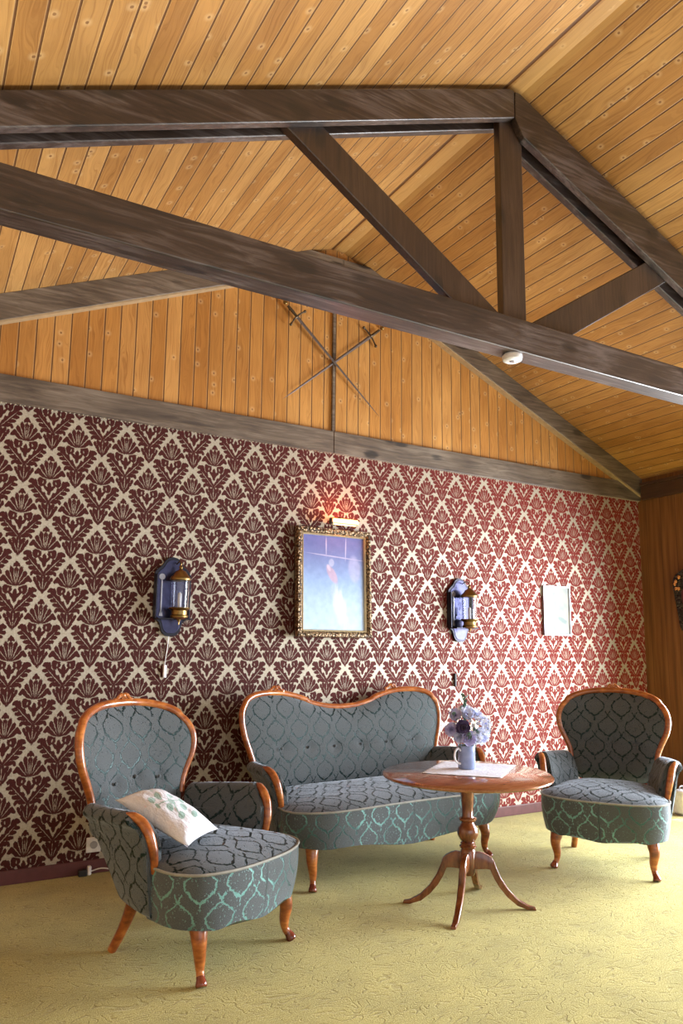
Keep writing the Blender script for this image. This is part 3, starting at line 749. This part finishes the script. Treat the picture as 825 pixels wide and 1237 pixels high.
chair_seat = [(0, -.100), (.12, -.094), (.22, -.070), (.305, -.022), (.345, .045), (.352, .12), (.335, .22), (.325, .34), (.270, .50), (.18, .60), (0, .64)]
chair_back = [(0, .40), (.15, .40), (.235, .425), (.250, .50), (.258, .58), (.284, .65), (.316, .72), (.330, .785), (.320, .845), (.284, .895), (.220, .932), (.12, .956), (0, .964)]
sc_chair = lambda x: .205-.022*math.cos(min(abs(x), .34)/.34*PI*1.0)**2*(1 if abs(x) < .17 else .2)-.012*math.exp(-((abs(x)-.24)/.05)**2)
c1 = empty('armchair', (1.2655, -1.4785, 0), math.radians(26.9), label='green-grey patterned velvet armchair at the left with a white cushion in it', cat='armchair', group='matching armchairs')
make_seat(c1, .36, chair_seat, chair_back, .70, .695, sc_chair, [(-.13, .63), (0, .645), (.13, .63)], [0], legs=.262)
c2 = copy_tree(c1); c2.location = (3.479, -1.355, 0); c2.rotation_euler = (0, 0, math.radians(-55.8))
c2['label'] = 'dark patterned velvet armchair right of the round table, empty'
sofa_seat = [(0, -.085), (.18, -.088), (.36, -.098), (.52, -.098), (.64, -.066), (.72, -.012), (.748, .06), (.74, .14), (.725, .25), (.715, .40), (.68, .52), (.55, .585), (0, .60)]
sofa_back = [(0, .40), (.40, .40), (.62, .415), (.668, .46), (.672, .54), (.695, .62), (.728, .72), (.742, .81), (.728, .88), (.672, .930), (.58, .950), (.44, .948), (.32, .922), (.20, .886), (.10, .866), (0, .860)]
def sc_sofa(x):
    a = abs(x); return .222-.050*math.exp(-(a/.30)**2)-.010*math.exp(-((a-.60)/.10)**2)
so = empty('sofa', (2.506, -.8145, 0), math.radians(3.27), label='two-seat green-grey patterned velvet sofa with a double-humped wooden back', cat='sofa')
make_seat(so, .75, sofa_seat, sofa_back, .66, .60, sc_sofa, [(-.50, .64), (-.30, .635), (-.10, .63), (.10, .63), (.30, .635), (.50, .64)], [-.49, .41], legs=.61, WR=.085, ash=-.045, arm_end=.56, b0=.40)

# ---------------------------------------------------------------- cushion on the left armchair
def mat_cushion():
    t = NT('embroidered_cotton'); uv = t.coord('UV')
    base = t.ramp(t.noise(uv, 120, 2), [(.3, (.64, .66, .74)), (.7, (.80, .82, .90))])
    leaf = None
    for a, b, w_ in (((.20, .62), (.34, .70), .050), ((.38, .60), (.50, .72), .050), ((.44, .46), (.58, .54), .052), ((.62, .58), (.76, .66), .045), ((.28, .40), (.42, .48), .050),
                     ((.52, .34), (.68, .40), .052), ((.70, .44), (.84, .52), .040), ((.30, .26), (.44, .30), .045), ((.56, .20), (.72, .24), .045), ((.18, .50), (.24, .58), .035), ((.48, .78), (.56, .86), .035),
                     ((.25, .55), (.75, .50), .012), ((.35, .30), (.60, .62), .012)):
        e = stroke(t, uv, a, b, w_); leaf = e if leaf is None else t.math('MINIMUM', leaf, e)
    leaf = t.math('ADD', leaf, t.math('MULTIPLY', t.math('SUBTRACT', t.noise(uv, 40, 2), .5), .8))
    m = t.step(leaf, 1.1, .8)
    pk = t.step(t.vor(uv, 9), .16, .10)
    base = t.mix(t.math('MULTIPLY', pk, .35), base, (.72, .45, .50, 1))
    t.bump(t.noise(uv, 9, 3), .02, .5)
    return t.set(col=t.mix(t.math('MULTIPLY', m, .8), base, (.20, .42, .36, 1)), rough=.9, sheen=.2)
A, B, C_, D_ = Vector((-.285, .500, .590)), Vector((-.055, .520, .600)), Vector((-.030, .150, .474)), Vector((-.275, .085, .462))
rows = []; uvr = []; N = 22
nrm = (B-A).cross(D_-A).normalized(); nrm = -nrm if nrm.z < 0 else nrm
def pil(sd):
    rows = []; uvr = []
    for i in range(N+1):
        row = []; u = []
        for j in range(N+1):
            a, b = i/N, j/N
            ea, eb = 1-abs(2*a-1)**2.6, 1-abs(2*b-1)**2.6
            pin = .06*(1-ea)*(2*b-1)**2*0
            P = A*(1-a)*(1-b)+B*(1-a)*b+C_*a*b+D_*a*(1-b)
            ctr = (A+B+C_+D_)/4
            P = P+(ctr-P)*(.07*(eb*(1-ea)+ea*(1-eb)))
            h = .058*(max(ea, 0)**.55)*(max(eb, 0)**.55)
            wr = noise.noise(Vector((a*5, b*5, 3)))*.012*(ea*eb)**.4
            P = P+nrm*(sd*h*(1 if sd > 0 else .55)+wr+.018)
            row.append(P); u.append((b, 1-a))
        rows.append(row); uvr.append(u)
    return rows, uvr
mb = MB()
for sd in (1, -1):
    r_, u_ = pil(sd); mb.grid(r_, uv=u_)
cu = mb.build('throw_cushion', mat_cushion())
cu.location = c1.location; cu.rotation_euler = c1.rotation_euler
bm = bmesh.new(); bm.from_mesh(cu.data); bmesh.ops.remove_doubles(bm, verts=bm.verts, dist=.0008); bmesh.ops.recalc_face_normals(bm, faces=bm.faces); bm.to_mesh(cu.data); bm.free()
for p in cu.data.polygons: p.use_smooth = True
tag(cu, 'white cushion with pale green leaf embroidery lying in the left armchair', 'cushion')

# ---------------------------------------------------------------- table
tb = empty('pedestal_table', (2.46, -1.41, 0), label='round mahogany pedestal table with four curved legs in front of the sofa', cat='table')
MB().lathe([(.001, .606), (.395, .606), (.412, .610), (.421, .617), (.421, .624), (.414, .630), (.001, .630)], n=80).build('tabletop', M['tabletop'], tb)
prof = [(.001, .150), (.030, .150), (.037, .165), (.037, .262), (.031, .270), (.040, .276), (.042, .284), (.034, .290), (.037, .297), (.030, .303), (.040, .315), (.051, .335), (.053, .352), (.048, .370),
        (.034, .388), (.030, .396), (.036, .400), (.044, .408), (.044, .416), (.031, .420), (.027, .428), (.029, .47), (.034, .54), (.039, .590), (.050, .600), (.090, .606), (.001, .606)]
MB().lathe(prof, n=32).build('pedestal', M['tablewood'], tb)
up_ = [(.030, .255), (.060, .258), (.085, .250), (.110, .236), (.124, .222), (.133, .196), (.155, .145), (.190, .093), (.235, .048), (.285, .020), (.318, .012)]
lo_ = [(.030, .178), (.062, .180), (.085, .182), (.104, .180), (.108, .172), (.122, .140), (.148, .098), (.185, .055), (.232, .018), (.286, .0), (.322, .0)]
for a in (40, 141, 218, -36):
    a = math.radians(a); ca, sa = math.cos(a), math.sin(a); rows = []
    for (r1, z1), (r2, z2) in zip(up_, lo_):
        h = interp([(0, .017), (.12, .017), (.32, .013)], r1)
        rows.append([(r*ca-s_*h*k*sa, r*sa+s_*h*k*ca, z) for r, z, s_, k in ((r1, z1, -1, .7), (r1, z1+.0, 1, .7), ((r1*.8+r2*.2), z1*.8+z2*.2, 1, 1), (r2, z2, 1, .9), (r2, z2, -1, .9), ((r1*.8+r2*.2), z1*.8+z2*.2, -1, 1))])
    MB().grid(rows, cv=True, cap=True).build('leg', M['tablewood'], tb, bevel=.003)
# lace doily
def mat_lace():
    t = NT('white_lace'); c = t.coord(); v = t.vor(c, 70, .4); n = t.noise(c, 60, 2)
    f = t.math('ADD', v, t.math('MULTIPLY', n, .4)); t.bump(f, .003, .8)
    return t.set(col=t.ramp(f, [(.35, (.86, .90, 1.0)), (.85, (.68, .70, .80))]), rough=.85)
rows = []; N = 40; ctr = Vector((2.544, -1.334)); 
cA, cB, cC, cD = Vector((2.24, -1.321)), Vector((2.579, -1.057)), Vector((2.849, -1.348)), Vector((2.508, -1.611))
for i in range(N+1):
    row = []
    for j in range(N+1):
        a, b = i/N, j/N; P = cA*(1-a)*(1-b)+cB*(1-a)*b+cC*a*b+cD*a*(1-b)
        e = min(a, b, 1-a, 1-b); s_ = (b if min(a, 1-a) < min(b, 1-b) else a)
        if e < .001: P = P+(ctr-P)*.025*(.5+.5*math.cos(s_*PI*20))
        row.append((P.x-2.544, P.y+1.334, .0012+.0012*(noise.noise(Vector((a*9, b*9, 0)))+.4)))
    rows.append(row)
r2 = [[(x, y, -.0003+0*z) for x, y, z in r_] for r_ in rows]
do = MB().grid(rows); do = do.build('lace_doily', mat_lace(), loc=(2.544, -1.334, .6305)); tag(do, 'square white lace doily spread on the round table', 'doily')
sol = do.modifiers.new('thick', 'SOLIDIFY'); sol.thickness = .001; sol.offset = 1

# mug
mx, my, mz = 2.535, -1.318, .634
mug = empty('mug_vase', (mx, my, mz), label='pale blue enamel mug holding the flowers on the lace doily', cat='mug')
t = NT('blue_enamel'); s = t.xyz(t.coord()); t.set(col=t.ramp(t.noise(t.coord(), 30, 2), [(.3, (.20, .25, .42)), (.7, (.27, .32, .50))]), rough=.22, coat=.6)
MB().lathe([(.001, 0), (.042, 0), (.045, .004), (.0445, .110), (.0465, .114), (.0455, .117), (.042, .114), (.0415, .012), (.001, .010)], n=40).build('body', t.m, mug)
hd = crom([(-.043, -.005, .092), (-.062, -.008, .104), (-.082, -.010, .090), (-.086, -.010, .062), (-.074, -.009, .038), (-.045, -.005, .026)], 6)
MB().tube(hd, .0055, 10).build('handle', M['white'], mug)

# flowers : every stem a thing of its own
def petal_mat(name, c0, c1):
    t = NT(name); n = t.noise(t.coord(), 40, 2); return t.set(col=t.ramp(n, [(.3, c0), (.7, c1)]), rough=.6, sheen=.2)
FM = {'pale': petal_mat('pale_blue_petal', (.52, .58, .84), (.78, .81, .95)), 'mid': petal_mat('blue_petal', (.24, .30, .62), (.45, .50, .80)),
      'purple': petal_mat('purple_petal', (.035, .02, .09), (.14, .10, .28)), 'lilac': petal_mat('lilac_petal', (.46, .44, .76), (.68, .66, .90)), 'white': petal_mat('bluish_white_petal', (.74, .78, .92), (.90, .91, .97))}
leafm = petal_mat('greyish_leaf', (.035, .10, .075), (.14, .26, .22)); stemm = plain('green_stem', (.07, .14, .05), .6)
def orient(d):
    d = Vector(d).normalized(); return d.to_track_quat('Z', 'Y').to_matrix().to_4x4()
def add_petal(mb, ang, tilt, L, Wd, cup, base=0, h0=0):
    rows = []
    for i in range(6):
        t_ = i/5; w_ = Wd*math.sin(PI*(.12+.80*t_))**.8*(1-.0*t_); row = []
        for j in range(5):
            q = (j-2)/2; r_ = base+L*t_*math.cos(tilt+cup*t_); zz = h0+L*t_*math.sin(tilt+cup*t_)+abs(q)**2*Wd*.35
            row.append((r_, q*w_, zz+.002*math.sin(ang*7+j*2+i)))
        rows.append(row)
    v = MB().grid(rows); v.xf(Matrix.Rotation(ang, 4, 'Z')); mb.add(v.v, v.f)
FS = [0]
def flower(px, py, pz, d, R_, kind, label, style='rose'):
    base = Vector((mx+px*.25, my+py*.25, mz+.014)); head = Vector((mx+px, my+py, mz+pz)); FS[0] += 1
    R_ *= 1.15; s = empty('cut_flower', tuple(base), label=label, cat='flower', group='flowers in the enamel mug')
    hl = head-base
    rim = Vector((px*.55, py*.55, .118))-Vector((px*.25, py*.25, .014))
    if rim.xy.length > .03: rim.xy = rim.xy.normalized()*.022
    MB().tube(crom([(0, 0, 0), tuple(rim), tuple(hl*.98)], 6), .0018, 6).build('stem', stemm, s)
    mb = MB(); Mx = Matrix.Translation(hl) @ orient(d); rg = random.Random(FS[0])
    if style == 'rose':
        for ring, (nn, tl, L, cp) in enumerate(((7, -.15, 1.0, .35), (6, .20, .90, .5), (6, .55, .74, .6), (5, .9, .54, .6), (3, 1.25, .36, .4))):
            for k in range(nn): add_petal(mb, 2*PI*k/nn+ring*.6+rg.uniform(-.15, .15), tl+rg.uniform(-.1, .1), R_*L, R_*.46*L+.002, cp)
        mb.xf(Mx).build('blossom', FM[kind], s)
    elif style == 'open':
        for ring, (nn, tl, L) in enumerate(((9, .10, 1.0), (8, .35, .8), (6, .7, .5))):
            for k in range(nn): add_petal(mb, 2*PI*k/nn+ring*.4+rg.uniform(-.1, .1), tl, R_*L, R_*.30, .35)
        mb.xf(Mx).build('blossom', FM[kind], s)
        MB().ball((0, 0, R_*.18), R_*.2, 6).xf(Mx).build('flower_centre', FM['purple' if kind != 'purple' else 'mid'], s)
    else:   # cluster of tiny florets
        for k in range(34):
            u_ = rg.random()*2*PI; v_ = math.acos(rg.uniform(-.15, 1)); nv = Vector((math.sin(v_)*math.cos(u_), math.sin(v_)*math.sin(u_), math.cos(v_)))
            fm_ = MB()
            for q in range(4): add_petal(fm_, q*PI/2+rg.random(), .25, .013, .0065, .4)
            fm_.xf(Matrix.Translation(nv*R_*.85) @ orient(nv)); mb.add(fm_.v, fm_.f)
        mb.xf(Mx).build('blossom', FM[kind], s)
def sprig(px, py, pz, nleaf, LL, label, dens=1):
    base = Vector((mx+px*.25, my+py*.25, mz+.014)); s = empty('leafy_sprig', tuple(base), label=label, cat='sprig', group='leaf sprigs in the enamel mug')
    tip = Vector((px*.75, py*.75, pz)); rim = Vector((px*.3, py*.3, .104)); 
    if rim.xy.length > .022: rim.xy = rim.xy.normalized()*.020
    path = crom([(0, 0, 0), tuple(rim), tuple(tip*.7+Vector((0, 0, .01))), tuple(tip)], 6); MB().tube(path, .0016, 6).build('stem', stemm, s)
    mb = MB(); rg = random.Random(nleaf+int(px*1000)); start = next(i for i, p in enumerate(path) if p.z > .125)
    for k in range(nleaf):
        P = path[start+int((len(path)-1-start)*k/max(1, nleaf-1))]
        q = MB(); add_petal(q, 0, .1, LL*rg.uniform(.8, 1.1), LL*.30, .25)
        dv = Vector((math.cos(k*2.4), math.sin(k*2.4), .5+.5*rg.random())); q.xf(Matrix.Translation(P) @ Matrix.Rotation(k*2.4, 4, 'Z') @ Matrix.Rotation(-rg.uniform(.2, .9), 4, 'Y')); mb.add(q.v, q.f)
    mb.build('leaves', leafm, s)
# camera side is -y ; bouquet spans about .26 wide
flower(-.038, -.060, .160, (-.3, -1, .05), .036, 'lilac', 'lilac rose low at the left front of the bouquet')
flower(.046, -.055, .158, (.25, -1, .05), .034, 'pale', 'small pale blue rose low in the front of the bouquet')
flower(-.062, -.045, .212, (-.4, -1, .1), .036, 'purple', 'dark purple rose at the left of the bouquet')
flower(-.104, -.010, .200, (-.8, -.8, .1), .032, 'lilac', 'lilac rose at the far left edge of the bouquet')
flower(.104, -.010, .212, (.4, -1, .0), .040, 'mid', 'blue open flower with a darker centre at the right of the bouquet', 'open')
flower(.002, -.058, .215, (0, -1, .1), .046, 'pale', 'big pale blue flower in the middle of the bouquet', 'cluster')
flower(.058, -.050, .218, (.2, -1, .2), .044, 'white', 'big bluish white flower head right of the middle of the bouquet', 'cluster')
flower(.050, -.020, .262, (.3, -.7, .7), .038, 'pale', 'pale blue open flower at the upper right of the bouquet', 'open')
flower(-.026, -.030, .272, (-.1, -.8, .5), .038, 'pale', 'pale blue open flower at the top of the bouquet', 'open')
flower(-.072, .0, .268, (-.5, -.7, .4), .034, 'lilac', 'lilac open flower at the upper left of the bouquet', 'open')
flower(.088, -.035, .166, (.6, -1, -.1), .032, 'white', 'small bluish white rose low at the right of the bouquet')
flower(.015, .020, .270, (.1, .1, 1), .040, 'white', 'bluish white flower head at the back of the bouquet', 'cluster')
flower(.004, -.068, .160, (-.05, -1, -.1), .030, 'white', 'bluish white rose low in the centre of the bouquet')
flower(-.076, -.035, .166, (-.6, -1, -.1), .028, 'pale', 'small pale rose low at the left of the bouquet')
sprig(-.012, .0, .345, 12, .034, 'tall grey-green sprig standing out above the bouquet')
sprig(.110, -.035, .150, 9, .046, 'grey-green leaf sprig at the lower right of the bouquet')
sprig(-.045, -.075, .150, 8, .036, 'grey-green leaf sprig at the lower left of the bouquet')
sprig(-.090, -.01, .255, 8, .036, 'grey-green leaf sprig at the upper left of the bouquet')
sprig(.012, -.075, .170, 8, .036, 'grey-green leaf sprig hanging over the front of the mug')

# ---------------------------------------------------------------- light
def area(name, loc, target, sx, sy, power, col, spread=PI):
    li = bpy.data.lights.new(name, 'AREA'); li.shape = 'RECTANGLE'; li.size = sx; li.size_y = sy; li.energy = power; li.color = col; li.spread = spread
    o = bpy.data.objects.new(name, li); o.location = loc; COL.objects.link(o)
    o.rotation_euler = (Vector(target)-Vector(loc)).to_track_quat('-Z', 'Y').to_euler(); return o
area('window_light', (XR+.35, (WY0+WY1)/2, 1.1), (XR-3, (WY0+WY1)/2, .95), WY1-WY0, 2.1, 560, (.90, .95, 1), math.radians(140))
area('rear_fill_light', (1.6, YB+.1, 1.5), (2.4, 0, 1.4), 4.5, 2.4, 45, (.98, .98, 1))  # added fill light behind the camera; no window there
sun = bpy.data.lights.new('sun', 'SUN'); sun.energy = 14; sun.angle = math.radians(.8); sun.color = (1, .96, .88)
so_ = bpy.data.objects.new('sun', sun); COL.objects.link(so_)
so_.rotation_euler = Vector((-.36, .12, -1)).to_track_quat('-Z', 'Y').to_euler()
pt = bpy.data.lights.new('picture_lamp_glow', 'AREA'); pt.shape = 'RECTANGLE'; pt.size = .20; pt.size_y = .04; pt.energy = 3.2; pt.color = (1, .24, .06)
po = bpy.data.objects.new('picture_lamp_glow', pt); po.location = (2.495, -.135, 2.10); COL.objects.link(po)
po.rotation_euler = Vector((0, 1, .25)).to_track_quat('-Z', 'Y').to_euler()
wd = bpy.data.worlds.new('world'); bpy.context.scene.world = wd; wd.use_nodes = True
wd.node_tree.nodes['Background'].inputs[0].default_value = (.93, .96, 1, 1); wd.node_tree.nodes['Background'].inputs[1].default_value = .38

# ---------------------------------------------------------------- camera (24 mm-like portrait view)
F_PX = 894.37; p_, y_, r_ = [math.radians(a) for a in (8.43982463, 29.80243913, .56704583)]
fw = Vector((math.sin(y_)*math.cos(p_), math.cos(y_)*math.cos(p_), math.sin(p_))); rt = Vector((math.cos(y_), -math.sin(y_), 0)); upv = rt.cross(fw)
r2_ = rt*math.cos(r_)+upv*math.sin(r_); u2_ = -rt*math.sin(r_)+upv*math.cos(r_)
cam = bpy.data.cameras.new('camera'); co = bpy.data.objects.new('camera', cam); COL.objects.link(co)
cam.sensor_fit = 'HORIZONTAL'; cam.sensor_width = 36; cam.lens = F_PX/825*36; cam.shift_y = (648.09-618.5)/825
co.matrix_world = Matrix.Translation((0, -D, 1.25)) @ Matrix(((r2_.x, u2_.x, -fw.x), (r2_.y, u2_.y, -fw.y), (r2_.z, u2_.z, -fw.z))).to_4x4()
cam.clip_start = .05
sc = bpy.context.scene; sc.camera = co
sc.view_settings.view_transform = 'Standard'; sc.view_settings.look = 'None'; sc.view_settings.exposure = 0; sc.view_settings.gamma = 1
